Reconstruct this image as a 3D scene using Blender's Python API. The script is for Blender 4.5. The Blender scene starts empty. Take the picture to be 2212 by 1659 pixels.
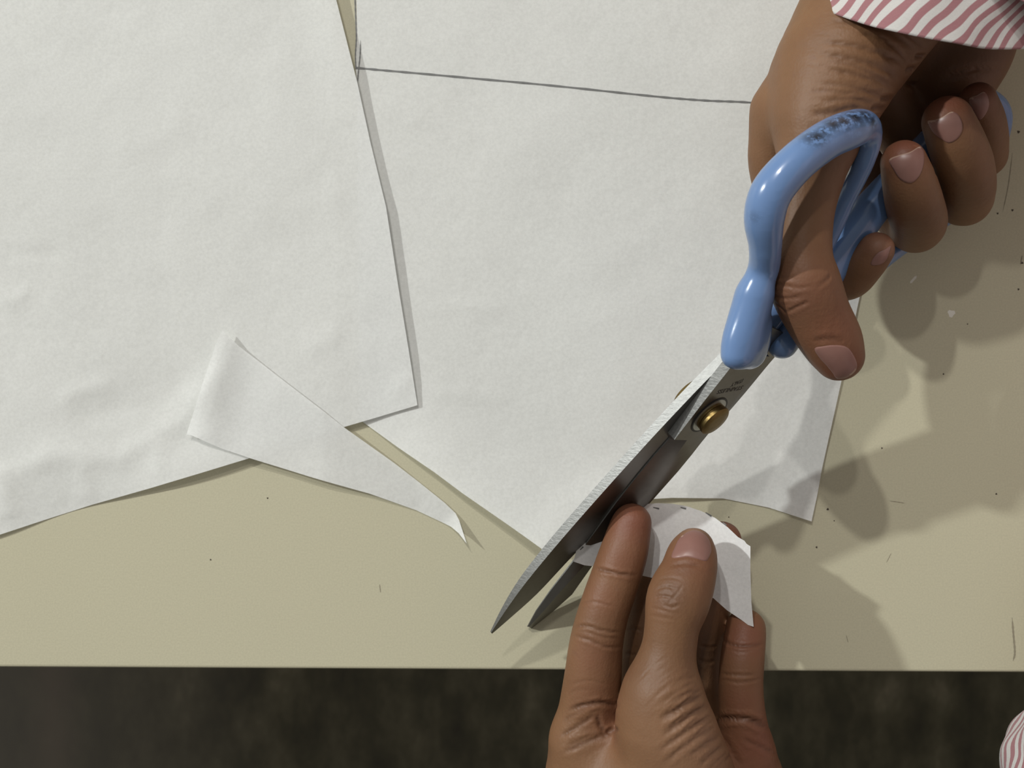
import bpy, bmesh, math, random
import numpy as np
from mathutils import Vector, Matrix
from mathutils.bvhtree import BVHTree
from mathutils.geometry import delaunay_2d_cdt

# ------------------------------------------------------------------ camera, world, lights
SC = bpy.context.scene
COL = SC.collection
MM = 0.001
TABLE_Z = 750.0           # mm
CAM_H = 420.0             # mm above the table top
PXS = 0.18                # mm per photo pixel on the table top
CX, CY = 1106.0, 829.5

cam_d = bpy.data.cameras.new('camera')
cam = bpy.data.objects.new('camera', cam_d)
COL.objects.link(cam)
cam.location = (0, 0, (TABLE_Z + CAM_H) * MM)
cam_d.sensor_width = 36.0
cam_d.lens = 36.0 * CAM_H / (2212 * PXS)
cam_d.clip_start = 0.01
cam_d.dof.use_dof = True
cam_d.dof.focus_distance = 0.375
cam_d.dof.aperture_fstop = 18.0
SC.camera = cam

SC.view_settings.view_transform = 'Standard'
SC.view_settings.look = 'None'
SC.view_settings.gamma = 1.0
SC.view_settings.exposure = 0.0
SC.view_settings.use_curve_mapping = False

world = bpy.data.worlds.new('room_light')
SC.world = world
world.use_nodes = True
wn = world.node_tree
wn.nodes['Background'].inputs[0].default_value = (1.0, 1.0, 0.97, 1)
# the room is brighter towards the upper left of the table than behind the worker
_tc = wn.nodes.new('ShaderNodeTexCoord'); _dp = wn.nodes.new('ShaderNodeVectorMath'); _dp.operation = 'DOT_PRODUCT'
_dp.inputs[1].default_value = (-0.74, 0.55, 0.38)
_mr = wn.nodes.new('ShaderNodeMapRange'); _mr.inputs[1].default_value = -0.6; _mr.inputs[2].default_value = 1.0
_mr.inputs[3].default_value = 0.07; _mr.inputs[4].default_value = 0.40
wn.links.new(_tc.outputs['Generated'], _dp.inputs[0]); wn.links.new(_dp.outputs['Value'], _mr.inputs[0])
wn.links.new(_mr.outputs[0], wn.nodes['Background'].inputs[1])

def ceiling_lamp(name, off, h, power, radius, col):
    ld = bpy.data.lights.new(name, 'AREA')
    ld.shape = 'DISK'; ld.size = radius * 2; ld.energy = power; ld.color = col
    o = bpy.data.objects.new(name, ld)
    COL.objects.link(o)
    o.location = (off[0] * h, off[1] * h, TABLE_Z * MM + h)
    d = Vector((0.03, 0, TABLE_Z * MM)) - o.location
    o.rotation_euler = d.to_track_quat('-Z', 'Y').to_euler()
    return o
ceiling_lamp('ceiling_lamp', (-0.40, 0.92), 2.2, 28, 0.045, (1.0, 0.99, 0.95))
ceiling_lamp('ceiling_lamp', (-0.22, 0.66), 2.2, 9, 0.045, (1.0, 0.97, 0.94))
ceiling_lamp('ceiling_lamp', (-1.50, 0.72), 1.9, 80, 0.055, (0.97, 1.0, 0.98))

# ------------------------------------------------------------------ helpers
def P(px, py, z=0.0):
    """photo pixel + height above the table (mm) -> mm coordinates, table top z = 0"""
    k = PXS * (CAM_H - z) / CAM_H
    return np.array([(px - CX) * k, -(py - CY) * k, z])
def kz(z): return PXS * (CAM_H - z) / CAM_H
def W(p): return (p[0] * MM, p[1] * MM, (p[2] + TABLE_Z) * MM)

def new_obj(name, me, mat=None, parent=None):
    o = bpy.data.objects.new(name, me)
    COL.objects.link(o)
    if mat: me.materials.append(mat)
    if parent:
        o.parent = parent
        o.matrix_parent_inverse = parent.matrix_world.inverted()
    return o
def mesh_from(name, verts, faces, mat=None, parent=None, smooth=True):
    me = bpy.data.meshes.new(name)
    v = np.asarray(verts, dtype=float)
    v = v * MM; v[:, 2] += TABLE_Z * MM
    me.from_pydata(v.tolist(), [], faces if isinstance(faces, list) else faces.tolist())
    me.update()
    if smooth:
        me.polygons.foreach_set('use_smooth', [True] * len(me.polygons))
    return new_obj(name, me, mat, parent)
def tag(o, label=None, cat=None, group=None, kind=None):
    if label: o['label'] = label
    if cat: o['category'] = cat
    if group: o['group'] = group
    if kind: o['kind'] = kind
    return o
def empty(name, p):
    o = bpy.data.objects.new(name, None)
    COL.objects.link(o)
    o.location = W(p); o.empty_display_size = 0.02
    bpy.context.view_layer.update()
    return o

def catmull(pts, n=6, closed=False):
    pts = np.asarray(pts, float)
    if closed: q = np.vstack([pts[-1], pts, pts[0], pts[1]])
    else: q = np.vstack([2 * pts[0] - pts[1], pts, 2 * pts[-1] - pts[-2]])
    out = []
    m = len(q) - 3
    for i in range(m):
        p0, p1, p2, p3 = q[i:i + 4]
        for j in range(n):
            t = j / n
            out.append(0.5 * ((2 * p1) + (-p0 + p2) * t + (2 * p0 - 5 * p1 + 4 * p2 - p3) * t * t + (-p0 + 3 * p1 - 3 * p2 + p3) * t ** 3))
    if not closed: out.append(pts[-1])
    return np.array(out)

# ---- node helpers
def mat_new(name):
    m = bpy.data.materials.new(name); m.use_nodes = True
    nt = m.node_tree
    return m, nt, nt.nodes['Principled BSDF']
def nd(nt, typ, **kw):
    n = nt.nodes.new(typ)
    for k, v in kw.items():
        if k.startswith('i_'):
            key = k[2:]
            n.inputs[int(key) if key.isdigit() else key.replace('_', ' ')].default_value = v
        else: setattr(n, k, v)
    return n
def ramp(nt, src, stops):
    r = nt.nodes.new('ShaderNodeValToRGB')
    els = r.color_ramp.elements
    while len(els) < len(stops): els.new(0.5)
    for e, (p, c) in zip(els, stops):
        e.position = p; e.color = (c[0], c[1], c[2], 1) if not isinstance(c, (int, float)) else (c, c, c, 1)
    nt.links.new(src, r.inputs[0])
    return r.outputs[0]
def mixc(nt, fac, a, b, mode='MIX'):
    m = nt.nodes.new('ShaderNodeMix'); m.data_type = 'RGBA'; m.blend_type = mode
    for sock, v in ((m.inputs[0], fac), (m.inputs[6], a), (m.inputs[7], b)):
        if hasattr(v, 'links'): nt.links.new(v, sock)
        elif isinstance(v, (int, float)): sock.default_value = v
        else: sock.default_value = (*v[:3], 1)
    return m.outputs[2]
def math_n(nt, op, a, b=None):
    m = nt.nodes.new('ShaderNodeMath'); m.operation = op
    for s, v in ((0, a), (1, b)):
        if v is None: continue
        if hasattr(v, 'links'): nt.links.new(v, m.inputs[s])
        else: m.inputs[s].default_value = v
    return m.outputs[0]
def tex(nt, scale, detail=2.0, rough=0.5, coord='Object', typ='ShaderNodeTexNoise', stretch=None, rot=None):
    tc = nt.nodes.new('ShaderNodeTexCoord'); t = nt.nodes.new(typ)
    t.inputs['Scale'].default_value = scale
    if typ == 'ShaderNodeTexNoise':
        t.inputs['Detail'].default_value = detail; t.inputs['Roughness'].default_value = rough
    if stretch:
        mp = nt.nodes.new('ShaderNodeMapping'); mp.inputs['Scale'].default_value = stretch
        if rot: mp.inputs['Rotation'].default_value = rot
        nt.links.new(tc.outputs[coord], mp.inputs[0]); nt.links.new(mp.outputs[0], t.inputs[0])
    else: nt.links.new(tc.outputs[coord], t.inputs[0])
    return t.outputs['Fac'] if typ == 'ShaderNodeTexNoise' else t.outputs['Distance']
def bump(nt, bsdf, h, strength, dist, prev=None):
    b = nt.nodes.new('ShaderNodeBump')
    b.inputs['Strength'].default_value = strength; b.inputs['Distance'].default_value = dist
    nt.links.new(h, b.inputs['Height'])
    if prev is not None: nt.links.new(prev, b.inputs['Normal'])
    nt.links.new(b.outputs[0], bsdf.inputs['Normal'])
    return b.outputs[0]
def attr(nt, name):
    a = nt.nodes.new('ShaderNodeAttribute'); a.attribute_name = name
    return a.outputs['Fac']

# ------------------------------------------------------------------ materials
def make_paper(name, base, see=0.07):
    m, nt, b = mat_new(name)
    n1 = tex(nt, 28, 4, 0.6)
    c = mixc(nt, n1, tuple(x * 0.95 for x in base), tuple(min(1, x * 1.05) for x in base))
    n2 = tex(nt, 900, 2, 0.7)
    c2 = mixc(nt, ramp(nt, n2, [(0.35, 0.0), (0.7, 1.0)]), c, (0.90, 0.90, 0.90), 'MULTIPLY')
    nt.links.new(c2, b.inputs['Base Color'])
    b.inputs['Roughness'].default_value = 0.85
    b.inputs['Specular IOR Level'].default_value = 0.15
    n3 = tex(nt, 1300, 3, 0.7); n4 = tex(nt, 60, 3, 0.6)
    p = bump(nt, b, n4, 0.35, 0.0012)
    bump(nt, b, n3, 0.25, 0.00012, p)
    tr = nt.nodes.new('ShaderNodeBsdfTranslucent'); tr.inputs[0].default_value = (*base, 1)
    tp = nt.nodes.new('ShaderNodeBsdfTransparent')
    m1 = nt.nodes.new('ShaderNodeMixShader'); m1.inputs[0].default_value = 0.15
    m2 = nt.nodes.new('ShaderNodeMixShader'); m2.inputs[0].default_value = see
    nt.links.new(b.outputs[0], m1.inputs[1]); nt.links.new(tr.outputs[0], m1.inputs[2])
    nt.links.new(m1.outputs[0], m2.inputs[1]); nt.links.new(tp.outputs[0], m2.inputs[2])
    nt.links.new(m2.outputs[0], nt.nodes['Material Output'].inputs[0])
    return m
M_PAPER = make_paper('tracing_paper', (0.87, 0.875, 0.85), 0.11)

def make_table():
    m, nt, b = mat_new('cream_laminate')
    n = tex(nt, 6, 3, 0.5)
    c = mixc(nt, n, (0.51, 0.475, 0.34), (0.555, 0.52, 0.375))
    n2 = tex(nt, 1400, 2, 0.6)
    c = mixc(nt, ramp(nt, n2, [(0.3, 0.0), (0.7, 1.0)]), c, (0.90, 0.90, 0.90), 'MULTIPLY')
    nt.links.new(c, b.inputs['Base Color'])
    b.inputs['Roughness'].default_value = 0.5
    b.inputs['Specular IOR Level'].default_value = 0.3
    bump(nt, b, tex(nt, 900, 2, 0.5), 0.12, 0.0001)
    return m
M_TABLE = make_table()

def make_floor():
    m, nt, b = mat_new('stained_concrete')
    n = tex(nt, 14, 4, 0.6, stretch=(1.5, 0.8, 1))
    c = ramp(nt, n, [(0.30, (0.035, 0.028, 0.014)), (0.46, (0.065, 0.055, 0.028)), (0.6, (0.11, 0.094, 0.054)), (0.75, (0.21, 0.175, 0.115))])
    # reddish worn streak
    tc = nt.nodes.new('ShaderNodeTexCoord'); sx = nt.nodes.new('ShaderNodeSeparateXYZ'); nt.links.new(tc.outputs['Object'], sx.inputs[0])
    w = math_n(nt, 'ABSOLUTE', math_n(nt, 'ADD', sx.outputs[0], 0.497))
    w = ramp(nt, math_n(nt, 'ADD', w, math_n(nt, 'MULTIPLY', tex(nt, 40, 3), 0.02)), [(0.012, 1.0), (0.045, 0.0)])
    c = mixc(nt, math_n(nt, 'MULTIPLY', w, 0.6), c, (0.20, 0.14, 0.10))
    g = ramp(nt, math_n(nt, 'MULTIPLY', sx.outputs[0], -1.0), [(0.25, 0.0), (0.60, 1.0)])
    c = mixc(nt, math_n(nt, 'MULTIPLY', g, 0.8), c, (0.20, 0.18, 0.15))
    nt.links.new(c, b.inputs['Base Color'])
    b.inputs['Roughness'].default_value = 0.65
    bump(nt, b, tex(nt, 60, 4, 0.6), 0.2, 0.002)
    return m
M_FLOOR = make_floor()

def make_skin():
    m, nt, b = mat_new('brown_skin')
    base = mixc(nt, tex(nt, 90, 4, 0.6), (0.158, 0.077, 0.036), (0.222, 0.115, 0.057))
    base = mixc(nt, math_n(nt, 'MULTIPLY', attr(nt, 'red'), 1.0), base, (0.188, 0.068, 0.040))
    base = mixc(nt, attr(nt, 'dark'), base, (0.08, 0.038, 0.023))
    base = mixc(nt, attr(nt, 'pale'), base, (0.40, 0.235, 0.15))
    spots = ramp(nt, tex(nt, 260, 3, 0.6), [(0.62, 0.0), (0.75, 0.35)])
    base = mixc(nt, spots, base, (0.16, 0.08, 0.05))
    nt.links.new(base, b.inputs['Base Color'])
    b.inputs['Roughness'].default_value = 0.52
    b.inputs['Specular IOR Level'].default_value = 0.35
    b.inputs['Subsurface Weight'].default_value = 0.12
    b.inputs['Subsurface Radius'].default_value = (1.0, 0.35, 0.18)
    b.inputs['Subsurface Scale'].default_value = 0.0025
    v = tex(nt, 1100, typ='ShaderNodeTexVoronoi')
    n = tex(nt, 420, 3, 0.6, stretch=(1.0, 0.35, 1.0), rot=(0, 0, 0.6))
    p = bump(nt, b, n, 0.35, 0.0004)
    bump(nt, b, v, 0.22, 0.0002, p)
    return m
M_SKIN = make_skin()

def simple(name, col, rough=0.5, metal=0.0, spec=0.5, coat=0.0, nscale=None, namt=0.1, bumps=None):
    m, nt, b = mat_new(name)
    if nscale:
        c = mixc(nt, tex(nt, nscale, 4, 0.6), tuple(x * (1 - namt) for x in col), tuple(min(1, x * (1 + namt)) for x in col))
        nt.links.new(c, b.inputs['Base Color'])
    else: b.inputs['Base Color'].default_value = (*col, 1)
    b.inputs['Roughness'].default_value = rough; b.inputs['Metallic'].default_value = metal
    b.inputs['Specular IOR Level'].default_value = spec; b.inputs['Coat Weight'].default_value = coat
    if bumps: bump(nt, b, tex(nt, bumps[0], 3, 0.6, stretch=bumps[3] if len(bumps) > 3 else None, rot=bumps[4] if len(bumps) > 4 else None), bumps[1], bumps[2])
    return m
M_NAIL = simple('fingernail', (0.25, 0.128, 0.104), 0.38, spec=0.5, nscale=300, namt=0.08)
M_NAILTIP = simple('nail_free_edge', (0.40, 0.26, 0.20), 0.4)
M_PENCIL = simple('graphite', (0.16, 0.16, 0.155), 0.6, nscale=700, namt=0.35)
M_INK = simple('black_marker', (0.012, 0.012, 0.014), 0.5)
M_SPECK = simple('dirt_speck', (0.06, 0.045, 0.03), 0.8)
M_SCRATCH = simple('scratch', (0.27, 0.24, 0.17), 0.8)
M_PALE = simple('pale_scuff', (0.72, 0.70, 0.62), 0.7)
ROTB = (0, 0, -0.83)
M_STEEL = simple('brushed_steel', (0.20, 0.192, 0.18), 0.36, metal=1.0, nscale=220, namt=0.12, bumps=(300, 0.2, 0.0002, (0.15, 3, 1), ROTB))
M_STEELB = simple('bright_ground_steel', (0.31, 0.31, 0.30), 0.55, metal=1.0, nscale=900, namt=0.22, bumps=(700, 0.45, 0.0003, (0.4, 1.5, 1), ROTB))
M_BRASS = simple('aged_brass', (0.22, 0.155, 0.06), 0.42, metal=1.0, nscale=500, namt=0.3, bumps=(600, 0.2, 0.0002))
M_WASHER = simple('washer_metal', (0.50, 0.52, 0.50), 0.4, metal=0.8)
M_TABLEDGE = simple('cream_edge_band', (0.50, 0.46, 0.33), 0.5)
M_LEG = simple('grey_metal_leg', (0.20, 0.20, 0.19), 0.45, metal=0.6)

def make_blue():
    m, nt, b = mat_new('blue_plastic')
    c = mixc(nt, tex(nt, 60, 3, 0.5), (0.12, 0.21, 0.405), (0.148, 0.245, 0.45))
    g = math_n(nt, 'MULTIPLY', attr(nt, 'grime'), ramp(nt, tex(nt, 420, 5, 0.75), [(0.40, 0.0), (0.50, 1.0)]))
    c = mixc(nt, g, c, (0.02, 0.022, 0.03))
    nt.links.new(c, b.inputs['Base Color'])
    b.inputs['Roughness'].default_value = 0.22
    b.inputs['Coat Weight'].default_value = 0.3; b.inputs['Coat Roughness'].default_value = 0.08
    bump(nt, b, tex(nt, 260, 3, 0.6), 0.06, 0.0003)
    return m
M_BLUE = make_blue()

def make_cloth(name, freq_u, freq_v, wave):
    m, nt, b = mat_new(name)
    uv = nt.nodes.new('ShaderNodeUVMap')
    sep = nt.nodes.new('ShaderNodeSeparateXYZ'); nt.links.new(uv.outputs[0], sep.inputs[0])
    nz = nt.nodes.new('ShaderNodeTexNoise'); nz.inputs['Scale'].default_value = 0.06; nz.inputs['Detail'].default_value = 1.0
    nt.links.new(uv.outputs[0], nz.inputs[0])
    s = math_n(nt, 'ADD', math_n(nt, 'MULTIPLY', sep.outputs[0], freq_u), math_n(nt, 'MULTIPLY', sep.outputs[1], freq_v))
    s = math_n(nt, 'ADD', s, math_n(nt, 'MULTIPLY', nz.outputs['Fac'], wave))
    f = math_n(nt, 'FRACT', s)
    tri = math_n(nt, 'ABSOLUTE', math_n(nt, 'SUBTRACT', f, 0.5))
    st = ramp(nt, tri, [(0.225, 1.0), (0.262, 0.0)])
    # ribbed weave threads
    rb = math_n(nt, 'SINE', math_n(nt, 'MULTIPLY', math_n(nt, 'SUBTRACT', math_n(nt, 'MULTIPLY', sep.outputs[0], freq_v), math_n(nt, 'MULTIPLY', sep.outputs[1], freq_u)), 70.0))
    pink = mixc(nt, ramp(nt, rb, [(0.3, 0.0), (0.8, 1.0)]), (0.33, 0.15, 0.16), (0.41, 0.21, 0.22))
    c = mixc(nt, st, (0.60, 0.575, 0.55), pink)
    nt.links.new(c, b.inputs['Base Color'])
    b.inputs['Roughness'].default_value = 0.9; b.inputs['Specular IOR Level'].default_value = 0.1
    b.inputs['Sheen Weight'].default_value = 0.2
    p = bump(nt, b, rb, 0.3, 0.0002)
    bump(nt, b, tex(nt, 1500, 2, 0.6), 0.3, 0.0002, p)
    return m
M_CLOTH = make_cloth('pink_striped_cotton', 0.195, -0.20, 1.6)
M_CLOTH2 = make_cloth('pink_striped_cotton_fold', 0.02, 0.42, 1.6)
M_CLOTH3 = make_cloth('pink_striped_cotton_fine', 0.27, 0.10, 2.2)

# ------------------------------------------------------------------ floor and table
def box(name, x0, x1, y0, y1, z0, z1, mat, parent=None, bev=0.0):
    bm = bmesh.new()
    v = [bm.verts.new((x, y, z)) for x in (x0, x1) for y in (y0, y1) for z in (z0, z1)]
    for f in ((0, 1, 3, 2), (4, 6, 7, 5), (0, 4, 5, 1), (2, 3, 7, 6), (0, 2, 6, 4), (1, 5, 7, 3)):
        bm.faces.new([v[i] for i in f])
    bmesh.ops.recalc_face_normals(bm, faces=bm.faces)
    if bev: bmesh.ops.bevel(bm, geom=bm.edges[:], offset=bev, segments=3, affect='EDGES', profile=0.5)
    me = bpy.data.meshes.new(name); bm.to_mesh(me); bm.free()
    return new_obj(name, me, mat, parent)
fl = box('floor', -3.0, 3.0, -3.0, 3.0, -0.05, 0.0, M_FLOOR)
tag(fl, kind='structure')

M_WALL = simple('grey_wall_paint', (0.22, 0.21, 0.19), 0.9, nscale=3, namt=0.06)  # unseen room walls, added to darken the ambient light at the lower right
tag(box('unseen_wall_right', 1.30, 1.40, -1.9, 3.0, 0, 2.9, M_WALL), kind='structure')
tag(box('unseen_wall_front', -3.0, 1.40, -2.0, -1.9, 0, 2.9, M_WALL), kind='structure')
edge_y = P(1106, 1447.5)[1]
tb = empty('work_table', (0, 300, -TABLE_Z))
tag(tb, 'cream laminate work table carrying the white paper sheets', 'table')
top = box('table_top', -1.65, 0.262, edge_y * MM, 0.62, 0.725, 0.75, M_TABLE, tb, 0.0012)
top.data.transform(Matrix.Rotation(math.radians(-0.30), 4, 'Z'))
# slightly worn, wavering front edge
for sx in (-1.56, 0.22):
    for sy in (0.0, 0.50):
        box('leg', sx - .02, sx + .02, sy - .02, sy + .02, 0.0, 0.725, M_LEG, tb, 0.003)

def disc_mesh(cs, mat, name, parent, z=0.05):
    V, F = [], []
    for (px, py, r) in cs:
        c = P(px, py); b0 = len(V); n = 9
        for i in range(n):
            a = 2 * math.pi * i / n; rr = r * PXS * (1 + 0.25 * math.sin(3 * a + px))
            V.append((c[0] + rr * math.cos(a), c[1] + rr * math.sin(a), z))
        V.append((c[0], c[1], z + 0.12))
        F += [(b0 + i, b0 + (i + 1) % n, b0 + n) for i in range(n)]
    return mesh_from(name, V, F, mat, parent)
specks = [(1788, 1100, 2.6), (1764, 1182, 2.2), (1802, 1125, 1.4), (1574, 1117, 1.4), (2038, 808, 1.8), (2152, 1067, 2), (2200, 285, 3), (2187, 454, 2.4), (2155, 461, 2.0),
          (2208, 568, 2.5), (2200, 625, 2.2), (578, 1076, 1.8), (455, 1209, 1.8), (1753, 1115, 1.3), (1905, 968, 1.8), (2090, 700, 1.4)]
for s in specks: disc_mesh([s], M_SPECK, 'speck', tb)

def strip_mesh(pts, w, name, mat, parent, hf, lift=0.05, taper=True):
    """thin mark lying on a surface: pts in pixels on the table scale, w px, hf(x,y)->z mm"""
    c = catmull([(p[0], p[1]) for p in pts], 14) if len(pts) > 1 else np.array(pts)
    q = np.array([P(a, b)[:2] for a, b in c])
    t = np.gradient(q, axis=0); t /= np.linalg.norm(t, axis=1)[:, None] + 1e-9
    nrm = np.stack([-t[:, 1], t[:, 0]], 1)
    n = len(q)
    ww = w * PXS / 2 * (np.clip(np.minimum(np.arange(n), np.arange(n)[::-1]) / (n * 0.15), 0.25, 1) if taper else np.ones(n))
    ww = ww * (1 + 0.2 * np.sin(np.arange(n) * 1.7))
    V = []
    for i in range(n):
        for s in (-1, 1):
            x, y = q[i] + s * nrm[i] * ww[i]
            V.append((x, y, hf(x, y) + lift))
    F = [(2 * i, 2 * i + 2, 2 * i + 3, 2 * i + 1) for i in range(n - 1)]
    return mesh_from(name, V, F, mat, parent)
flat0 = lambda x, y: 0.0
for pts, w in [([(2186, 1334), (2189, 1370), (2192, 1410), (2188, 1428)], 4.0), ([(820, 1262), (822, 1280)], 2.0),
               ([(2187, 330), (2178, 400), (2166, 458)], 1.8), ([(1922, 1082), (1955, 1087)], 1.6), ([(1828, 1372), (1832, 1388)], 1.6), ([(2208, 552), (2204, 572)], 2.5),
               ([(1915, 1215), (1925, 1195)], 1.4)]:
    strip_mesh(pts, w, 'scratch', M_SCRATCH, tb, flat0)
for pts, w in [([(1966, 612), (1972, 605), (1980, 596)], 5.0)]:
    strip_mesh(pts, w, 'scuff', M_PALE, tb, flat0)
disc_mesh([(2055, 677, 8)], M_PALE, 'scuff', tb, 0.03)

# ------------------------------------------------------------------ paper sheets
rs = np.random.RandomState(5)
WAV = [(rs.uniform(0, 2 * np.pi), rs.uniform(0, 2 * np.pi), lam, amp) for lam, amp in
       [(150, .30), (110, .26), (85, .2), (60, .14), (47, .11), (36, .08), (29, .06), (23, .045), (18, .03), (14, .02)] for _ in range(2)]
def und(x, y, seed=0):
    z = np.zeros_like(x, dtype=float)
    for i, (a, ph, lam, amp) in enumerate(WAV):
        aa = a + seed * 1.3 + i; k = 2 * np.pi / lam
        z = z + amp * np.sin(k * (x * np.cos(aa) + y * np.sin(aa)) + ph + seed + 0.8 * np.sin(k * 0.6 * (y * np.cos(aa) - x * np.sin(aa)) + i))
    return 0.55 + 0.38 * z
def seg_dist(x, y, pts):
    d = np.full(np.shape(x), 1e9); tt = np.zeros(np.shape(x))
    L = [0.0]
    for a, b in zip(pts[:-1], pts[1:]): L.append(L[-1] + np.hypot(b[0] - a[0], b[1] - a[1]))
    for i, (a, b) in enumerate(zip(pts[:-1], pts[1:])):
        ax, ay = a; bx, by = b; dx, dy = bx - ax, by - ay
        t = np.clip(((x - ax) * dx + (y - ay) * dy) / (dx * dx + dy * dy + 1e-9), 0, 1)
        e = np.hypot(x - ax - t * dx, y - ay - t * dy)
        m = e < d
        d = np.where(m, e, d); tt = np.where(m, (L[i] + t * (L[i + 1] - L[i])) / L[-1], tt)
    return d, tt
def mmpts(pts): return [tuple(P(a, b)[:2]) for a, b in pts]
def bumpw(t, c, w): return np.exp(-((t - c) / w) ** 2)

# wrinkles: (px polyline, height mm, width mm)
WR1 = [([(20, 1030), (110, 985), (180, 985), (260, 990), (330, 945), (400, 905), (480, 790)], 0.75, 5),
       ([(150, 905), (220, 890), (330, 860), (430, 800)], -0.55, 6),
       ([(0, 640), (30, 655), (70, 620)], 0.35, 2.5), ([(0, 545), (60, 552), (150, 545)], -0.25, 2),
       ([(0, 1000), (12, 1060), (20, 1130)], 0.8, 6), ([(185, 990), (190, 1085)], 0.4, 4), ([(350, 950), (345, 1030)], 0.45, 4),
       ([(690, 330), (697, 337)], 0.2, 1.5), ([(240, 330), (330, 310), (420, 250)], 0.25, 7), ([(700, 380), (760, 560), (800, 700)], 0.3, 9),
       ([(130, 870), (160, 850), (230, 830), (240, 810)], 0.4, 3), ([(560, 130), (640, 300), (660, 500)], 0.25, 12),
       ([(660, 760), (720, 735), (730, 700)], 0.3, 4), ([(850, 860), (890, 810)], 0.25, 3)]
WR2 = [([(920, 665), (980, 660), (1100, 668)], 0.18, 2.2), ([(930, 850), (1020, 850), (1110, 868)], 0.2, 2.2), ([(1230, 600), (1400, 500), (1600, 380)], 0.3, 14),
       ([(1000, 380), (1150, 300), (1330, 120)], 0.25, 14), ([(1420, 20), (1436, 40)], 0.2, 1.6), ([(1326, 735), (1330, 742)], 0.25, 1.4),
       ([(1290, 640), (1350, 800), (1300, 980)], 0.3, 14)]
def wr(x, y, lst):
    z = 0
    for pts, h, w in lst:
        h = h * 1.35
        d, t = seg_dist(x, y, mmpts(pts))
        z = z + h * np.exp(-(d / w) ** 1.6) * np.clip(np.minimum(t, 1 - t) * 6 + 0.15, 0, 1)
    return z
E2 = [(775, 905), (860, 965), (940, 1018), (1000, 1062), (1100, 1130), (1178, 1184)]
E2b = [(1178, 1184), (1250, 1120), (1330, 1080), (1450, 1074), (1560, 1076), (1660, 1096), (1750, 1125)]
E2r = [(1750, 1125), (1815, 830)]
def h2(x, y):
    x = np.asarray(x, float); y = np.asarray(y, float)
    z = 0.15 + und(x, y, 2) * 0.85 + wr(x, y, WR2)
    d, t = seg_dist(x, y, mmpts(E2)); z = z + (0.4 + 7.6 * np.clip(t, 0, 1) ** 0.8) * np.exp(-(d / 17) ** 2)
    d, t = seg_dist(x, y, mmpts(E2b)); z = z + (0.3 + 2.8 * bumpw(t, 0.30, 0.28)) * np.exp(-(d / 12) ** 2)
    d, t = seg_dist(x, y, mmpts([(1700, 1110), (1750, 1125), (1762, 1070)])); z = z + 1.2 * np.exp(-(d / 7) ** 2)
    d, t = seg_dist(x, y, mmpts([(770, -20), (772, 200), (775, 905)])); z = np.where(True, z * (1 - 0.6 * np.exp(-(d / 20) ** 2)), z)
    return np.maximum(z, 0.1)
E1r = [(720, -30), (733, 20), (752, 95), (774, 182), (802, 310), (836, 450), (862, 620), (885, 760), (903, 875)]
E1b = [(903, 875), (820, 900), (745, 922), (640, 957), (545, 988), (440, 1020), (330, 1053), (200, 1090), (100, 1122), (-30, 1165)]
def h1(x, y):
    x = np.asarray(x, float); y = np.asarray(y, float)
    px = x / PXS + CX
    base = 0.3 + 1.6 * np.clip((px - 350) / 380, 0, 1)
    z = base + und(x, y, 0) * 1.0 + wr(x, y, WR1)
    d, t = seg_dist(x, y, mmpts(E1r)); z = z + (0.5 + 1.2 * np.clip(1 - t * 3, 0, 1)) * np.exp(-(d / 9) ** 2)
    d, t = seg_dist(x, y, mmpts(E1b)); z = z + (2.1 * bumpw(t, 0.52, 0.16) + 0.5 * bumpw(t, 1.0, 0.08)) * np.exp(-(d / 12) ** 2)
    z = z - 0.9 * bumpw(t, 0.80, 0.09) * np.exp(-(d / 10) ** 2)
    return np.maximum(z, 0.15)
E3a = [(487, 715), (520, 748), (600, 810), (700, 886), (745, 922), (850, 998), (900, 1037), (960, 1085), (984, 1108)]
E3t = [(984, 1108), (992, 1122), (1001, 1147), (1009, 1170)]
E3b = [(1009, 1170), (992, 1150), (975, 1137), (900, 1102), (800, 1065), (670, 1027), (545, 988), (490, 969), (420, 938)]
def h3(x, y):
    x = np.asarray(x, float); y = np.asarray(y, float)
    px = x / PXS + CX
    s = np.clip((px - 700) / 200, 0, 1)
    z = (h1(x, y) + 1.0) * (1 - s) + s * (0.35 + 0.5 * und(x, y, 4))
    d, t = seg_dist(x, y, mmpts(E3t)); z = z + 4.2 * t * np.exp(-(d / 4.5) ** 2)
    # raised ridge of the fold at its left end, dropping to the lower lip
    d, t = seg_dist(x, y, mmpts([(478, 725), (440, 930)])); z = z + 2.4 * np.exp(-(d / 9) ** 2)
    d, t = seg_dist(x, y, mmpts(E3b)); z = z + 0.9 * bumpw(t, .55, .2) * np.exp(-(d / 7) ** 2)
    return z

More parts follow.
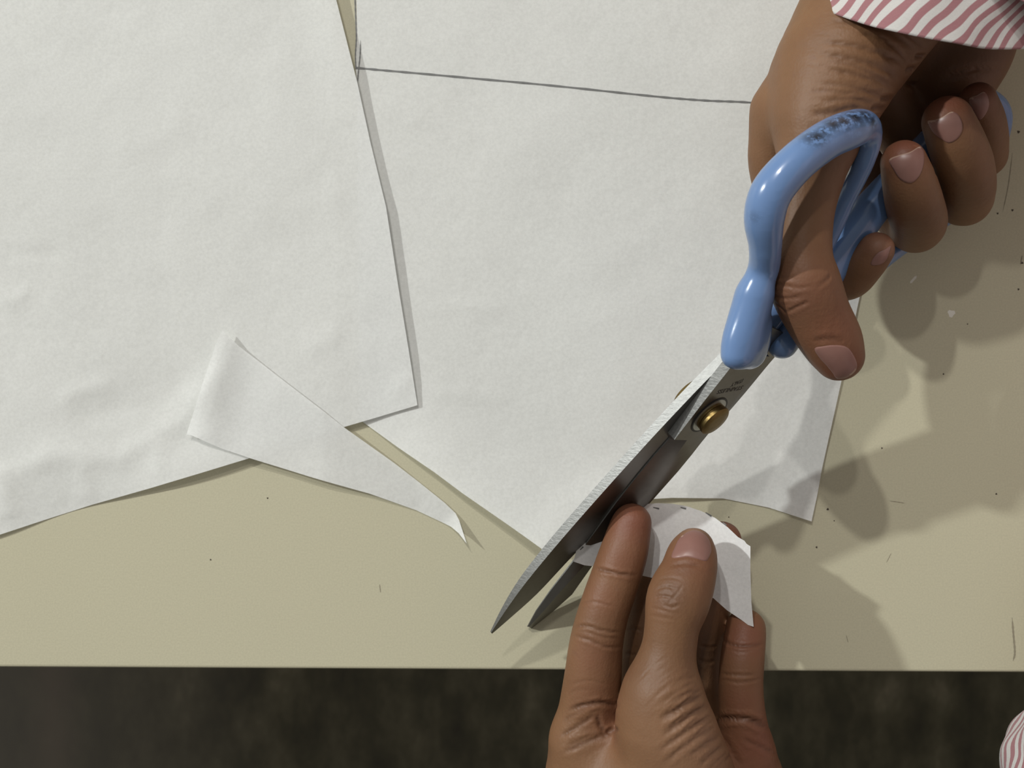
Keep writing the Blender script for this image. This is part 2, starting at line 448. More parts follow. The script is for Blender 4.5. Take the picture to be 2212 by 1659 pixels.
def sheet(name, outline, hf, mat, step=2.6, parent=None, zf=None):
    """outline px polygon -> triangulated sheet in mm"""
    pl = np.array([P(a, b)[:2] for a, b in outline])
    bd = []
    for i in range(len(pl)):
        a, b = pl[i], pl[(i + 1) % len(pl)]
        n = max(1, int(np.hypot(*(b - a)) / (step * 0.7)))
        for j in range(n): bd.append(a + (b - a) * j / n)
    bd = np.array(bd)
    x0, y0 = pl.min(0); x1, y1 = pl.max(0)
    gx, gy = np.meshgrid(np.arange(x0, x1, step), np.arange(y0, y1, step * 0.87))
    gx = gx + (np.arange(gx.shape[0]) % 2)[:, None] * step / 2
    g = np.stack([gx.ravel(), gy.ravel()], 1)
    inside = np.zeros(len(g), bool)
    n = len(bd)
    for i in range(n):
        a, b = bd[i], bd[(i + 1) % n]
        c = (a[1] > g[:, 1]) != (b[1] > g[:, 1])
        xx = (b[0] - a[0]) * (g[:, 1] - a[1]) / (b[1] - a[1] + 1e-12) + a[0]
        inside ^= c & (g[:, 0] < xx)
    d, _ = seg_dist(g[:, 0], g[:, 1], [tuple(p) for p in bd] + [tuple(bd[0])])
    g = g[inside & (d > step * 0.45)]
    vs = [Vector(p) for p in bd] + [Vector(p) for p in g]
    ed = [(i, (i + 1) % n) for i in range(n)]
    ov, oe, of, *_ = delaunay_2d_cdt(vs, ed, [list(range(n))], 1, 1e-6)
    v = np.array([(p[0], p[1]) for p in ov])
    z = hf(v[:, 0], v[:, 1])
    V = np.column_stack([v, z])
    return mesh_from(name, V, [list(f) for f in of], mat, parent)

o1 = [(-40, -40)] + E1r + E1b[1:]
s1 = sheet('paper_sheet', o1, h1, M_PAPER, 2.4)
tag(s1, 'large creased blank white paper sheet on the left, its corner overlapping the pencil-lined sheet', 'paper')
o2 = [(769, -40), (771, 60), (768, 148), (772, 200), (774, 500)] + E2 + E2b[1:] + [(1815, 830), (1878, 540), (1990, 40), (2000, -40)]
s2 = sheet('paper_sheet', o2, h2, M_PAPER, 2.4)
tag(s2, 'white paper sheet with a long pencil line, lying under the scissors', 'paper')
o3 = E3a + E3t[1:] + E3b[1:] + [(410, 938), (430, 880), (458, 790), (474, 740)]
s3 = sheet('paper_offcut', o3, h3, M_PAPER, 1.8)
tag(s3, 'pointed triangular white paper offcut with curled tip, lying across the left sheet edge', 'paper')
h2s = lambda x, y: float(h2(x, y))
strip_mesh([(769, 147), (900, 159), (1150, 182), (1400, 208), (1520, 218), (1625, 223), (1760, 238)], 4.2, 'pencil_line', M_PENCIL, s2, h2s, 0.12, False)
strip_mesh([(766, -30), (768, 30), (770, 80), (768, 120), (769, 150)], 2.6, 'pencil_line', M_PENCIL, s2, h2s, 0.12, False)
strip_mesh([(779, 88), (778, 120), (774, 160), (773, 178)], 2.4, 'pencil_line', M_PENCIL, s2, h2s, 0.12)

# ------------------------------------------------------------------ implicit body modelling
def smin(a, b, k):
    h = np.maximum(k - np.abs(a - b), 0) / k
    return np.minimum(a, b) - h * h * k * 0.25
BIG = 14.0
class Grid:
    def __init__(self, lo, hi, h):
        self.lo = np.array(lo, float); self.h = h
        self.n = np.ceil((np.array(hi) - self.lo) / h).astype(int) + 1
    def chain(self, pts, flat=1.0, nsub=5, k=0.0):
        """pts rows: x,y,z,r (mm); returns field of a tapered tube"""
        F = np.full(self.n, BIG, np.float32)
        c = catmull(pts, nsub)
        for a, b in zip(c[:-1], c[1:]):
            rm = max(a[3], b[3]) + BIG * 0.75
            lo = np.floor((np.minimum(a[:3], b[:3]) - rm - self.lo) / self.h).astype(int)
            hi = np.ceil((np.maximum(a[:3], b[:3]) + rm - self.lo) / self.h).astype(int) + 1
            lo = np.clip(lo, 0, self.n); hi = np.clip(hi, 0, self.n)
            if np.any(hi <= lo): continue
            X = [(np.arange(lo[i], hi[i]) * self.h + self.lo[i]).astype(np.float32) for i in range(3)]
            d = b[:3] - a[:3]; L2 = float(d @ d) + 1e-9
            dx = (X[0] - a[0])[:, None, None]; dy = (X[1] - a[1])[None, :, None]; dz = (X[2] - a[2])[None, None, :]
            t = np.clip((dx * d[0] + dy * d[1] + dz * d[2]) / L2, 0, 1)
            e = np.sqrt((dx - t * d[0]) ** 2 + (dy - t * d[1]) ** 2 + ((dz - t * d[2]) * flat) ** 2) - (a[3] + t * (b[3] - a[3]))
            sl = tuple(slice(lo[i], hi[i]) for i in range(3))
            F[sl] = np.minimum(F[sl], e)
        return F
def surface_nets(F, lo, h):
    s = F < 0
    c = [s[i:s.shape[0] - 1 + i, j:s.shape[1] - 1 + j, k:s.shape[2] - 1 + k] for i in (0, 1) for j in (0, 1) for k in (0, 1)]
    al = c[0].copy(); an = c[0].copy()
    for q in c[1:]: al &= q; an |= q
    cells = np.argwhere(an & ~al)
    offs = np.array([(i, j, k) for i in (0, 1) for j in (0, 1) for k in (0, 1)])
    vals = np.stack([F[cells[:, 0] + o[0], cells[:, 1] + o[1], cells[:, 2] + o[2]] for o in offs], 1)
    pos = np.zeros((len(cells), 3)); cnt = np.zeros(len(cells))
    for a in range(8):
        for b in range(a + 1, 8):
            if np.abs(offs[a] - offs[b]).sum() != 1: continue
            m = (vals[:, a] < 0) != (vals[:, b] < 0)
            t = vals[m, a] / (vals[m, a] - vals[m, b])
            pos[m] += offs[a] + t[:, None] * (offs[b] - offs[a]); cnt[m] += 1
    V = (cells + pos / cnt[:, None]) * h + lo
    vid = np.full(an.shape, -1, np.int64); vid[tuple(cells.T)] = np.arange(len(cells))
    Q = []
    for ax in range(3):
        b, d = [(1, 2), (2, 0), (0, 1)][ax]
        sl0 = [slice(1, -1)] * 3; sl1 = [slice(1, -1)] * 3
        sl0[ax] = slice(0, -1); sl1[ax] = slice(1, None)
        s0 = s[tuple(sl0)]; s1 = s[tuple(sl1)]
        e = np.argwhere(s0 != s1)
        if not len(e): continue
        flip = s0[tuple(e.T)]
        base = e.copy(); base[:, b] += 1; base[:, d] += 1
        def cell(ob, od):
            q = base.copy(); q[:, b] -= ob; q[:, d] -= od
            return vid[tuple(q.T)]
        q = np.stack([cell(1, 1), cell(0, 1), cell(0, 0), cell(1, 0)], 1)
        q[~flip] = q[~flip][:, ::-1]
        Q.append(q)
    return V, np.concatenate(Q)
def lap(V, Q, it, w=0.5):
    e = np.concatenate([Q[:, [0, 1]], Q[:, [1, 2]], Q[:, [2, 3]], Q[:, [3, 0]]])
    n = len(V)
    deg = np.bincount(e[:, 0], minlength=n) + np.bincount(e[:, 1], minlength=n)
    for _ in range(it):
        A = np.zeros_like(V)
        for k in range(3):
            A[:, k] = np.bincount(e[:, 0], V[e[:, 1], k], n) + np.bincount(e[:, 1], V[e[:, 0], k], n)
        V = V + w * (A / np.maximum(deg, 1)[:, None] - V)
    return V
def subdivide(V, Q):
    me = bpy.data.meshes.new('tmp'); me.from_pydata(V.tolist(), [], Q.tolist())
    o = bpy.data.objects.new('tmp', me); COL.objects.link(o)
    md = o.modifiers.new('s', 'SUBSURF'); md.levels = 1
    dg = bpy.context.evaluated_depsgraph_get()
    ev = o.evaluated_get(dg); m2 = ev.to_mesh()
    v = np.empty(len(m2.vertices) * 3); m2.vertices.foreach_get('co', v)
    li = np.empty(len(m2.loops), np.int64); m2.loops.foreach_get('vertex_index', li)
    ev.to_mesh_clear()
    bpy.data.objects.remove(o); bpy.data.meshes.remove(me)
    return v.reshape(-1, 3), li.reshape(-1, 4)
def normals(V, Q):
    n = np.cross(V[Q[:, 2]] - V[Q[:, 0]], V[Q[:, 3]] - V[Q[:, 1]])
    N = np.zeros_like(V)
    for k in range(3):
        for j in range(4): N[:, k] += np.bincount(Q[:, j], n[:, k], len(V))
    return N / (np.linalg.norm(N, axis=1)[:, None] + 1e-12)
def pxchain(rows, dz=0.0):
    """rows px,py,z,r_px -> mm rows"""
    return np.array([[*P(a, b, z + dz), r * kz(z + dz)] for a, b, z, r in rows])
EYE = np.array([0, 0, CAM_H])
class Surf:
    def __init__(self, V, Q):
        self.t = BVHTree.FromPolygons([tuple(v) for v in V], Q.tolist())
    def hit(self, px, py, zmax=None):
        d = P(px, py) - EYE; d = d / np.linalg.norm(d)
        o = EYE
        if zmax is not None: o = EYE + d * ((CAM_H - zmax) / -d[2])
        r = self.t.ray_cast(Vector(o), Vector(d))
        if r[0] is None: return None, None
        return np.array(r[0]), np.array(r[1])
def body(name, palm, fingers, creases, tones, parent, mat, dz=0.0, cscale=0.6, h=0.85, palm_k=7.0, lo=None, hi=None, label=None):
    """palm: list of chains; fingers: list of (chain,k)"""
    allr = np.vstack([pxchain(c, dz) for c in palm] + [pxchain(c, dz) for c, _ in fingers])
    lo = (allr[:, :3] - allr[:, 3:4]).min(0) - 4; hi = (allr[:, :3] + allr[:, 3:4]).max(0) + 4
    g = Grid(lo, hi, h)
    Pf = None
    for c in palm:
        f = g.chain(pxchain(c, dz))
        Pf = f if Pf is None else smin(Pf, f, palm_k)
    F = Pf.copy()
    for c, k in fingers:
        f = g.chain(pxchain(c, dz))
        F = np.minimum(F, smin(Pf, f, k))
    V, Q = surface_nets(F, g.lo, g.h)
    V = lap(V, Q, 3, 0.5)
    S = Surf(V, Q)
    V, Q = subdivide(V, Q)
    N = normals(V, Q)
    disp = np.zeros(len(V)); crs = np.zeros(len(V))
    for pts, depth, w in creases:
        c = catmull([(a, b) for a, b in pts], 6)
        hp = [S.hit(a, b)[0] for a, b in c]
        zs = [q[2] for q in hp if q is not None]
        if not zs: continue
        zm = np.median(zs)
        hp = [q for q in hp if q is not None and abs(q[2] - zm) < 14]
        if len(hp) < 2: continue
        n = len(hp)
        dd = np.zeros(len(V))
        allp = np.array(hp)
        near = np.where(np.all((V > allp.min(0) - 3 * w) & (V < allp.max(0) + 3 * w), axis=1))[0]
        X = V[near]; best = np.full(len(near), 1e9); tt = np.zeros(len(near))
        for i in range(n - 1):
            a = hp[i]; b = hp[i + 1]; d = b - a
            t = np.clip(((X - a) @ d) / (d @ d + 1e-9), 0, 1)
            e = np.linalg.norm(X - a - t[:, None] * d, axis=1)
            m = e < best; best[m] = e[m]; tt[m] = (i + t[m]) / (n - 1)
        env = np.clip(np.minimum(tt, 1 - tt) * 5, 0.0, 1)
        prof = np.exp(-(best / w) ** 2) - 0.35 * np.exp(-((best - 2.0 * w) / (1.1 * w)) ** 2)
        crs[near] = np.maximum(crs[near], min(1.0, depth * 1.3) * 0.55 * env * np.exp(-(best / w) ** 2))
        depth = depth * cscale
        wobble = 1 + 0.35 * np.sin(X @ np.array([1.9, 0.7, 1.1]) + 3 * np.sin(X @ np.array([0.4, 1.2, 0.5])))
        disp[near] -= depth * env * prof * wobble
    V = V + N * disp[:, None]
    o = mesh_from(name, V, Q, mat, parent)
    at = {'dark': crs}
    for kind, px, py, r, amt in tones:
        if kind not in at: at[kind] = np.zeros(len(V))
        p, _n = S.hit(px, py)
        if p is None: continue
        e = np.linalg.norm(V - p, axis=1)
        at[kind] = np.maximum(at[kind], amt * np.exp(-(e / r) ** 2))
    for kind, a in at.items():
        la = o.data.attributes.new(kind, 'FLOAT', 'POINT'); la.data.foreach_set('value', np.clip(a, 0, 1))
    if label: o['label'] = label
    return o, S
def nail(S, poly, parent, zref=None, label=None, dome=0.45, free=None):
    poly = catmull(poly, 4, closed=True)
    c = poly.mean(0)
    rings = [0.0, 0.25, 0.5, 0.72, 0.86, 0.94, 1.0]
    pts = []; n = len(poly)
    hc, nc = S.hit(*c)
    if hc is None: return
    def samp(q):
        p, nn = S.hit(*q)
        if p is None or abs(p[2] - hc[2]) > 9: return None, None
        return p, nn
    V = [hc + nc * (dome + 0.15)]; PX = [c]
    R = [0.0]
    for r in rings[1:]:
        for i in range(n):
            q = c + (poly[i] - c) * r
            rr = r
            p, nn = samp(q)
            while p is None and rr > 0.1:
                rr -= 0.05; p, nn = samp(c + (poly[i] - c) * rr)
            if p is None: p, nn = hc, nc
            PX.append(q)
            off = 0.15 + dome * (1 - r ** 2.5) if r < 1 else -0.25
            V.append(p + nn * off)
    F = [(0, 1 + i, 1 + (i + 1) % n) for i in range(n)]
    for k in range(len(rings) - 2):
        b = 1 + k * n
        F += [(b + i, b + n + i, b + n + (i + 1) % n, b + (i + 1) % n) for i in range(n)]
    o = mesh_from('fingernail', np.array(V), F, M_NAIL, parent)
    bm = bmesh.new(); bm.from_mesh(o.data); bmesh.ops.recalc_face_normals(bm, faces=bm.faces)
    if sum(f.normal.z for f in bm.faces) < 0: bmesh.ops.reverse_faces(bm, faces=bm.faces)
    bm.to_mesh(o.data); bm.free()
    if free:   # paler free edge of the nail along the given line
        o.data.materials.append(M_NAILTIP)
        fp = [tuple(q) for q in catmull(free, 4)]
        for p in o.data.polygons:
            q = np.mean([PX[v] for v in p.vertices], axis=0)
            if seg_dist(np.array([q[0]]), np.array([q[1]]), fp)[0][0] < 5.5: p.material_index = 1
    return o
def tube(name, pts, r, mat, parent, seg=8):
    pts = np.asarray(pts, float); n = len(pts)
    t = np.gradient(pts, axis=0); t /= np.linalg.norm(t, axis=1)[:, None] + 1e-9
    V = []; up = np.array([0.1, 0.2, 1.0])
    for i in range(n):
        a = np.cross(t[i], up); a /= np.linalg.norm(a) + 1e-9; b = np.cross(a, t[i])
        rr = r * (0.35 if i in (0, n - 1) else 1.0)
        for j in range(seg):
            th = 2 * math.pi * j / seg
            V.append(pts[i] + rr * (math.cos(th) * a + math.sin(th) * b))
    F = [(i * seg + j, i * seg + (j + 1) % seg, (i + 1) * seg + (j + 1) % seg, (i + 1) * seg + j) for i in range(n - 1) for j in range(seg)]
    F += [tuple(range(seg))[::-1], tuple(range((n - 1) * seg, n * seg))]
    return mesh_from(name, np.array(V), F, mat, parent)

# ------------------------------------------------------------------ scissors
U = np.array([0.64, 0.72, 0.25]); U /= np.linalg.norm(U)
Hh = np.cross(U, (0, 0, 1)); Hh /= np.linalg.norm(Hh)         # horizontal, to lower right
Vv = np.cross(Hh, U)                                          # "up" in the blade plane
if Vv[2] < 0: Vv = -Vv
NN = math.sin(math.radians(60)) * Hh + math.cos(math.radians(60)) * Vv
PIV = P(1528, 893, 45)
def onpl(px, py, off=0.0):
    d = P(px, py) - EYE
    o = PIV + NN * off
    t = ((o - EYE) @ NN) / (d @ NN)
    return EYE + d * t
sc = empty('scissors', (*PIV[:2], 0.0))
tag(sc, 'large open tailor scissors with steel blades and glossy blue handles, held in the right hand', 'scissors')
TB = 3.6
def blade(name, stations, mat, parent, label=None):
    """stations: lists of 3D points making a closed loop each"""
    m = len(stations[0]); V = [p for s in stations for p in s]
    F = []; mi = []
    for i in range(len(stations) - 1):
        for j in range(m):
            F.append((i * m + j, i * m + (j + 1) % m, (i + 1) * m + (j + 1) % m, (i + 1) * m + j)); mi.append(j)
    F += [tuple(range(m))[::-1], tuple(range((len(stations) - 1) * m, len(stations) * m))]; mi += [9, 9]
    o = mesh_from(name, np.array(V), F, mat, parent, smooth=False)
    o.data.materials.append(M_STEELB)
    for p, k in zip(o.data.polygons, mi):
        if k == 0: p.material_index = 1
    bm = bmesh.new(); bm.from_mesh(o.data); bmesh.ops.recalc_face_normals(bm, faces=bm.faces); bm.to_mesh(o.data); bm.free()
    o.data.polygons.foreach_set('use_smooth', [True] * len(o.data.polygons))
    o.data.set_sharp_from_angle(angle=math.radians(22))
    if label: o['label'] = label
    return o
stB = [((1600, 765), (1606, 768), (1662, 770), 3.6), ((1576, 797), (1582, 799), (1641, 797), 3.6), ((1520, 868), (1526, 870), (1584, 870), 3.6),
       ((1457, 950), (1463, 950), (1519, 951), 3.6), ((1447, 947), (1484, 951), (1518, 952), 0.5), ((1414, 984), (1456, 990), (1493, 984), 0.5),
       ((1380, 1025), (1425, 1032), (1465, 1018), 0.5), ((1332, 1085), (1376, 1085), (1410, 1080), 0.5), ((1285, 1150), (1322, 1150), (1347, 1150), 0.5),
       ((1231, 1223), (1262, 1222), (1284, 1216), 0.5), ((1190, 1275), (1216, 1272), (1236, 1284), 0.4), ((1158, 1320), (1176, 1318), (1196, 1320), 0.3), ((1139, 1354), (1143, 1354), (1148, 1358), 0.2)]
S_ = []
for i, (t, g_, r, off) in enumerate(stB):
    tf = TB if i < 10 else TB * (0.9, 0.65, 0.3)[i - 10]
    T1 = onpl(*t, off if off < 3 else tf)
    T0 = T1 - NN * (off - 0.02)
    G = onpl(*g_, tf); R1 = onpl(*r, tf); R0 = R1 - NN * (tf - 0.02)
    S_.append([T0, T1, G, R1, R0])
bladeB = blade('blade', S_, M_STEEL, sc, 'lower steel blade with the stamped face and brass nut')
stA = [((1650, 700), (1712, 728)), ((1600, 748), (1662, 785)), ((1560, 788), (1610, 848)), ((1519, 829), (1560, 905)), ((1475, 875), (1500, 965)), ((1415, 939), (1430, 1015)),
       ((1354, 1006), (1378, 1058)), ((1285, 1083), (1325, 1110)), ((1215, 1163), (1272, 1165)), ((1158, 1231), (1221, 1218)), ((1122, 1277), (1160, 1283)), ((1088, 1325), (1100, 1337)), ((1061, 1367), (1063, 1369))]
_a = catmull([[*p, *q, t] for (p, q), t in zip(stA, [3.4] * 9 + [3.2, 2.8, 1.8, 0.6])], 4)
S_ = []
for i, row in enumerate(_a):
    s_, c, tk = row[:2], row[2:4], row[4]; i = i / 4
    A0 = onpl(*s_, -0.02); C0 = onpl(*c, -0.02)
    A1 = A0 - NN * tk
    mid = A0 * 0.45 + C0 * 0.55 - NN * tk
    C1 = C0 - NN * (0.4 if i > 4 else tk)
    S_.append([A0, A1, mid if i > 4 else C1 * 0.6 + A1 * 0.4, C1, C0])
bladeA = blade('blade', S_, M_STEEL, sc, 'upper steel blade with a bright ground back edge')

def cyl(name, c, axis, prof, mat, parent, seg=40):
    """prof: list of (offset along axis, radius)"""
    axis = axis / np.linalg.norm(axis)
    a = np.cross(axis, (0, 0, 1)); a /= np.linalg.norm(a); b = np.cross(axis, a)
    V = []
    for o_, r in prof:
        for j in range(seg):
            th = 2 * math.pi * j / seg
            V.append(c + axis * o_ + r * (math.cos(th) * a + math.sin(th) * b))
    n = len(prof)
    F = [(i * seg + j, (i + 1) * seg + j, (i + 1) * seg + (j + 1) % seg, i * seg + (j + 1) % seg) for i in range(n - 1) for j in range(seg)]
    F += [tuple(range(seg)), tuple(range((n - 1) * seg, n * seg))[::-1]]
    o = mesh_from(name, np.array(V), F, mat, parent)
    bm = bmesh.new(); bm.from_mesh(o.data); bmesh.ops.recalc_face_normals(bm, faces=bm.faces); bm.to_mesh(o.data); bm.free()
    o.data.polygons.foreach_set('use_smooth', [True] * len(o.data.polygons))
    try: o.data.set_sharp_from_angle(angle=math.radians(40))
    except Exception: pass
    return o
CB = onpl(1532, 896, TB)
cyl('washer', CB, NN, [(-0.1, 7.3), (0.25, 7.3), (0.25, 5.0)], M_WASHER, sc)
cyl('marker_ring', CB, NN, [(-0.05, 7.9), (0.2, 7.9), (0.26, 7.6), (0.26, 7.15), (-0.05, 7.15)], M_INK, sc, 56)
cyl('pivot_nut', CB, NN, [(0.0, 5.6), (1.2, 5.7), (1.3, 5.3), (2.0, 5.3), (2.1, 5.9), (3.3, 5.9), (3.8, 5.3), (4.0, 3.0)], M_BRASS, sc)
CA = onpl(1532, 896, TB) - NN * (TB + 3.4)
cyl('pivot_screw', CA, -NN, [(-3.0, 3.0), (0.0, 3.0), (0.0, 7.6), (2.4, 7.6), (4.0, 6.6), (4.4, 4.0)], M_BRASS, sc)

# stamped, worn lettering on the blade face
def stamped(txt, p0, p1, hpx, parent):
    cu = bpy.data.curves.new('t', 'FONT'); cu.body = txt; cu.size = 1.0; cu.offset = 0.012
    o = bpy.data.objects.new('t', cu); COL.objects.link(o)
    dg = bpy.context.evaluated_depsgraph_get(); me0 = o.evaluated_get(dg).to_mesh()
    v = np.array([x.co[:] for x in me0.vertices]); f = [list(p.vertices) for p in me0.polygons]
    o.evaluated_get(dg).to_mesh_clear(); bpy.data.objects.remove(o)
    v[:, 0] -= v[:, 0].min(); w = v[:, 0].max()
    A = onpl(*p0, TB + 0.05); B = onpl(*p1, TB + 0.05)
    e = (B - A) / w; en = e / np.linalg.norm(e); up = np.cross(NN, en) * hpx * 0.155
    V = np.array([A + e * q[0] + up * q[1] for q in v])
    return mesh_from('stamped_lettering', V, f, M_STAMP, parent, smooth=False)
M_STAMP = simple('dark_etching', (0.035, 0.03, 0.026), 0.7)
stamped('STAINLESS', (1607, 833), (1553, 843), 17, bladeB)
stamped('ITALY', (1607, 818), (1581, 829), 17, bladeB)

# handles
def handle(name, chains, k, mat, parent, label, grime=(), dz=-9.0):
    allr = np.vstack([pxchain(c, dz) for c in chains])
    lo = (allr[:, :3] - allr[:, 3:4]).min(0) - 3; hi = (allr[:, :3] + allr[:, 3:4]).max(0) + 3
    g = Grid(lo, hi, 0.75); F = None
    for c in chains:
        f = g.chain(pxchain(c, dz), nsub=7)
        F = f if F is None else smin(F, f, k)
    V, Q = surface_nets(F, g.lo, g.h)
    V = lap(V, Q, 4, 0.5)
    S = Surf(V, Q)
    V, Q = subdivide(V, Q)
    o = mesh_from(name, V, Q, mat, parent)
    a = np.zeros(len(V))
    for px, py, r, amt in grime:
        p, _ = S.hit(px, py)
        if p is not None: a = np.maximum(a, amt * np.exp(-(np.linalg.norm(V - p, axis=1) / r) ** 2))
    la = o.data.attributes.new('grime', 'FLOAT', 'POINT'); la.data.foreach_set('value', a)
    o['label'] = label
    return o, S
TH = [[(1583, 768, 82, 25), (1590, 735, 82, 30), (1606, 690, 82, 32), (1625, 640, 83, 33), (1649, 580, 86, 34), (1653, 530, 93, 36), (1651, 470, 99, 44), (1668, 412, 102, 46), (1722, 350, 102, 44), (1785, 303, 99, 43),
       (1835, 281, 95, 42), (1866, 274, 90, 35), (1880, 300, 85, 25), (1868, 345, 80, 23), (1850, 385, 74, 22), (1826, 430, 68, 22), (1795, 500, 63, 22), (1755, 575, 60, 22), (1700, 650, 61, 24), (1655, 700, 64, 28), (1635, 725, 66, 30)],
      [(1602, 764, 80, 33), (1610, 735, 80, 36), (1620, 690, 81, 36), (1630, 640, 83, 34)], [(1618, 768, 75, 30), (1624, 735, 76, 32), (1625, 690, 76, 34), (1632, 640, 80, 33)], [(1628, 758, 72, 26), (1634, 735, 73, 27), (1636, 700, 75, 28)]]
hA, SA = handle('handle', TH, 4.0, M_BLUE, sc, 'upper blue thumb loop with black grime on its crown',
                [(1752, 296, 3.0, .8), (1766, 296, 3, 1), (1782, 282, 2.6, .9), (1800, 268, 3, 1.0), (1822, 262, 3.6, 1), (1848, 252, 4, 1), (1870, 248, 3.2, 1), (1886, 262, 2.6, 0.9), (1628, 470, 2, 0.3)])
LH_ = [[(1690, 742, 60, 34), (1712, 700, 57, 40), (1745, 645, 53, 42), (1800, 560, 50, 44), (1855, 485, 50, 42), (1905, 425, 50, 38), (1975, 345, 48, 32), (2050, 265, 44, 28), (2118, 215, 38, 24), (2158, 235, 32, 23), (2160, 285, 27, 22),
       (2120, 390, 22, 22), (2050, 460, 20, 22), (1970, 512, 24, 22), (1900, 562, 31, 24), (1826, 620, 40, 26), (1765, 680, 50, 30), (1712, 718, 57, 36)]]
hB, SB = handle('handle', LH_, 4.0, M_BLUE, sc, 'lower blue finger loop behind the curled fingers', [])

# ------------------------------------------------------------------ person: two hands and shirt sleeves
person = empty('person', (60, 0, -TABLE_Z))
tag(person, 'person in a pink and white striped shirt cutting paper with both hands at the table', 'person')

palmR = [
    [(2080, -420, 70, 175), (2010, -260, 68, 165), (1925, -100, 68, 150), (1862, 30, 70, 132), (1805, 150, 72, 124), (1772, 250, 74, 104)],
    [(2040, -180, 58, 115), (1975, 0, 60, 92), (1925, 75, 62, 88), (1880, 135, 64, 84), (1842, 185, 66, 78)],
    [(2140, -300, 48, 130), (2110, -120, 42, 120), (2095, 20, 38, 110), (2083, 100, 34, 104), (2062, 150, 32, 98)],
    [(2040, -150, 50, 120), (1960, 0, 44, 95), (1850, 130, 40, 75)],
    [(2000, -150, 52, 120), (1880, 30, 52, 90), (1760, 200, 52, 66)],
    [(1960, -150, 56, 120), (1800, 80, 60, 90), (1690, 235, 62, 56)],
    [(2100, -60, 40, 100), (2020, 40, 36, 85), (1940, 105, 34, 68)],
]
fingR = [
    ([(1805, 150, 74, 112), (1778, 260, 78, 92), (1752, 370, 79, 74), (1738, 460, 80, 63), (1731, 555, 80, 66), (1739, 615, 79, 76), (1764, 678, 76, 71), (1794, 732, 73, 66), (1812, 768, 71, 55)], 7),
    ([(1678, 240, 60, 52), (1668, 300, 58, 50), (1670, 370, 54, 50), (1705, 490, 46, 48), (1765, 585, 42, 46), (1828, 606, 46, 44), (1868, 572, 53, 42), (1893, 540, 57, 39)], 6),
    ([(1760, 220, 48, 60), (1860, 370, 34, 55), (1960, 480, 34, 54), (1984, 482, 46, 59), (1975, 440, 60, 60), (1964, 395, 68, 56), (1952, 352, 72, 49)], 6),
    ([(1850, 140, 36, 62), (1960, 300, 26, 58), (2070, 425, 28, 56), (2090, 412, 42, 57), (2084, 360, 56, 60), (2066, 310, 64, 59), (2047, 262, 68, 54)], 6),
    ([(1940, 110, 32, 60), (2030, 220, 22, 52), (2118, 335, 22, 46), (2130, 310, 36, 46), (2126, 262, 48, 44), (2112, 218, 55, 40)], 6),
]
crR = [
    ([(1935, 178), (1958, 180), (1978, 184)], 1.0, 0.9), ([(1955, 150), (1978, 148), (1998, 150)], 1.0, 0.9), ([(1900, 215), (1925, 212), (1948, 214)], 1.0, 0.9), ([(1975, 122), (1998, 122), (2016, 126)], 0.9, 0.8),
    ([(1880, 236), (1900, 232), (1920, 234)], 0.8, 0.8),
    ([(1664, 612), (1690, 616), (1725, 622), (1760, 618)], 0.30, 0.6), ([(1664, 640), (1700, 645), (1735, 640)], 0.35, 0.6), ([(1696, 676), (1722, 664), (1750, 650)], 0.45, 0.6),
    ([(1664, 597), (1695, 600), (1720, 600)], 0.2, 0.6), ([(1672, 652), (1690, 668), (1698, 680)], 0.3, 0.6),
    ([(1762, 622), (1785, 606), (1796, 592)], 0.3, 0.7), ([(1755, 738), (1790, 732), (1825, 738)], 0.35, 1.0),
    ([(1765, 115), (1850, 130), (1930, 160), (1975, 182)], 0.50, 1.0), ([(1770, 90), (1850, 100), (1940, 130), (1985, 150)], 0.45, 0.9),
    ([(1790, 45), (1840, 48), (1875, 52), (1920, 75)], 0.45, 1.1), ([(1850, 72), (1900, 80), (1950, 120), (1975, 155)], 0.40, 0.8),
    ([(1790, 150), (1860, 165), (1930, 190)], 0.40, 0.9), ([(1780, 130), (1840, 140), (1900, 170), (1945, 198)], 0.35, 0.8), ([(1760, 180), (1840, 188), (1915, 215)], 0.32, 0.8),
    ([(1748, 242), (1780, 245), (1830, 236), (1870, 228)], 0.6, 1.2), ([(1770, 222), (1830, 214), (1890, 222)], 0.4, 0.9), ([(1880, 40), (1940, 80), (1975, 105)], 0.35, 0.8),
    ([(1930, 60), (1970, 82), (2000, 105)], 0.3, 0.7), ([(1800, 205), (1850, 200), (1900, 205)], 0.3, 0.8), ([(1740, 200), (1790, 196), (1850, 205)], 0.25, 0.8),
    ([(2030, 170), (2100, 150), (2170, 150)], 0.6, 1.2), ([(2045, 440), (2030, 400), (2016, 360)], 0.2, 1.0),
]
rc = random.Random(11)
for i in range(44):   # fine skin lines fanning over the back of the thumb web
    y = rc.uniform(10, 235); x0 = 1750 - 0.35 * y + rc.uniform(20, 170); L = rc.uniform(25, 75); q = rc.uniform(-6, 10)
    crR.append(([(x0, y), (x0 + L * .5, y + q * .3), (x0 + L, y + q + L * 0.12)], rc.uniform(0.04, 0.11), rc.uniform(0.35, 0.6)))
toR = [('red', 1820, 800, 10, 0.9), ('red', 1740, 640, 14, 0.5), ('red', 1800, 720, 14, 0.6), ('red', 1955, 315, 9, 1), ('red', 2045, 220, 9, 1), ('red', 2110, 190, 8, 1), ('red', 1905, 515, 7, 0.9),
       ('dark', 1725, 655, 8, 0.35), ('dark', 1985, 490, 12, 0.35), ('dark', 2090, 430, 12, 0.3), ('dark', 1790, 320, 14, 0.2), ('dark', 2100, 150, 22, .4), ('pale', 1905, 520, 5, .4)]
RH, SR = body('hand', palmR, fingR, crR, toR, person, M_SKIN, dz=-9.0, label='right hand holding the blue scissor handles')
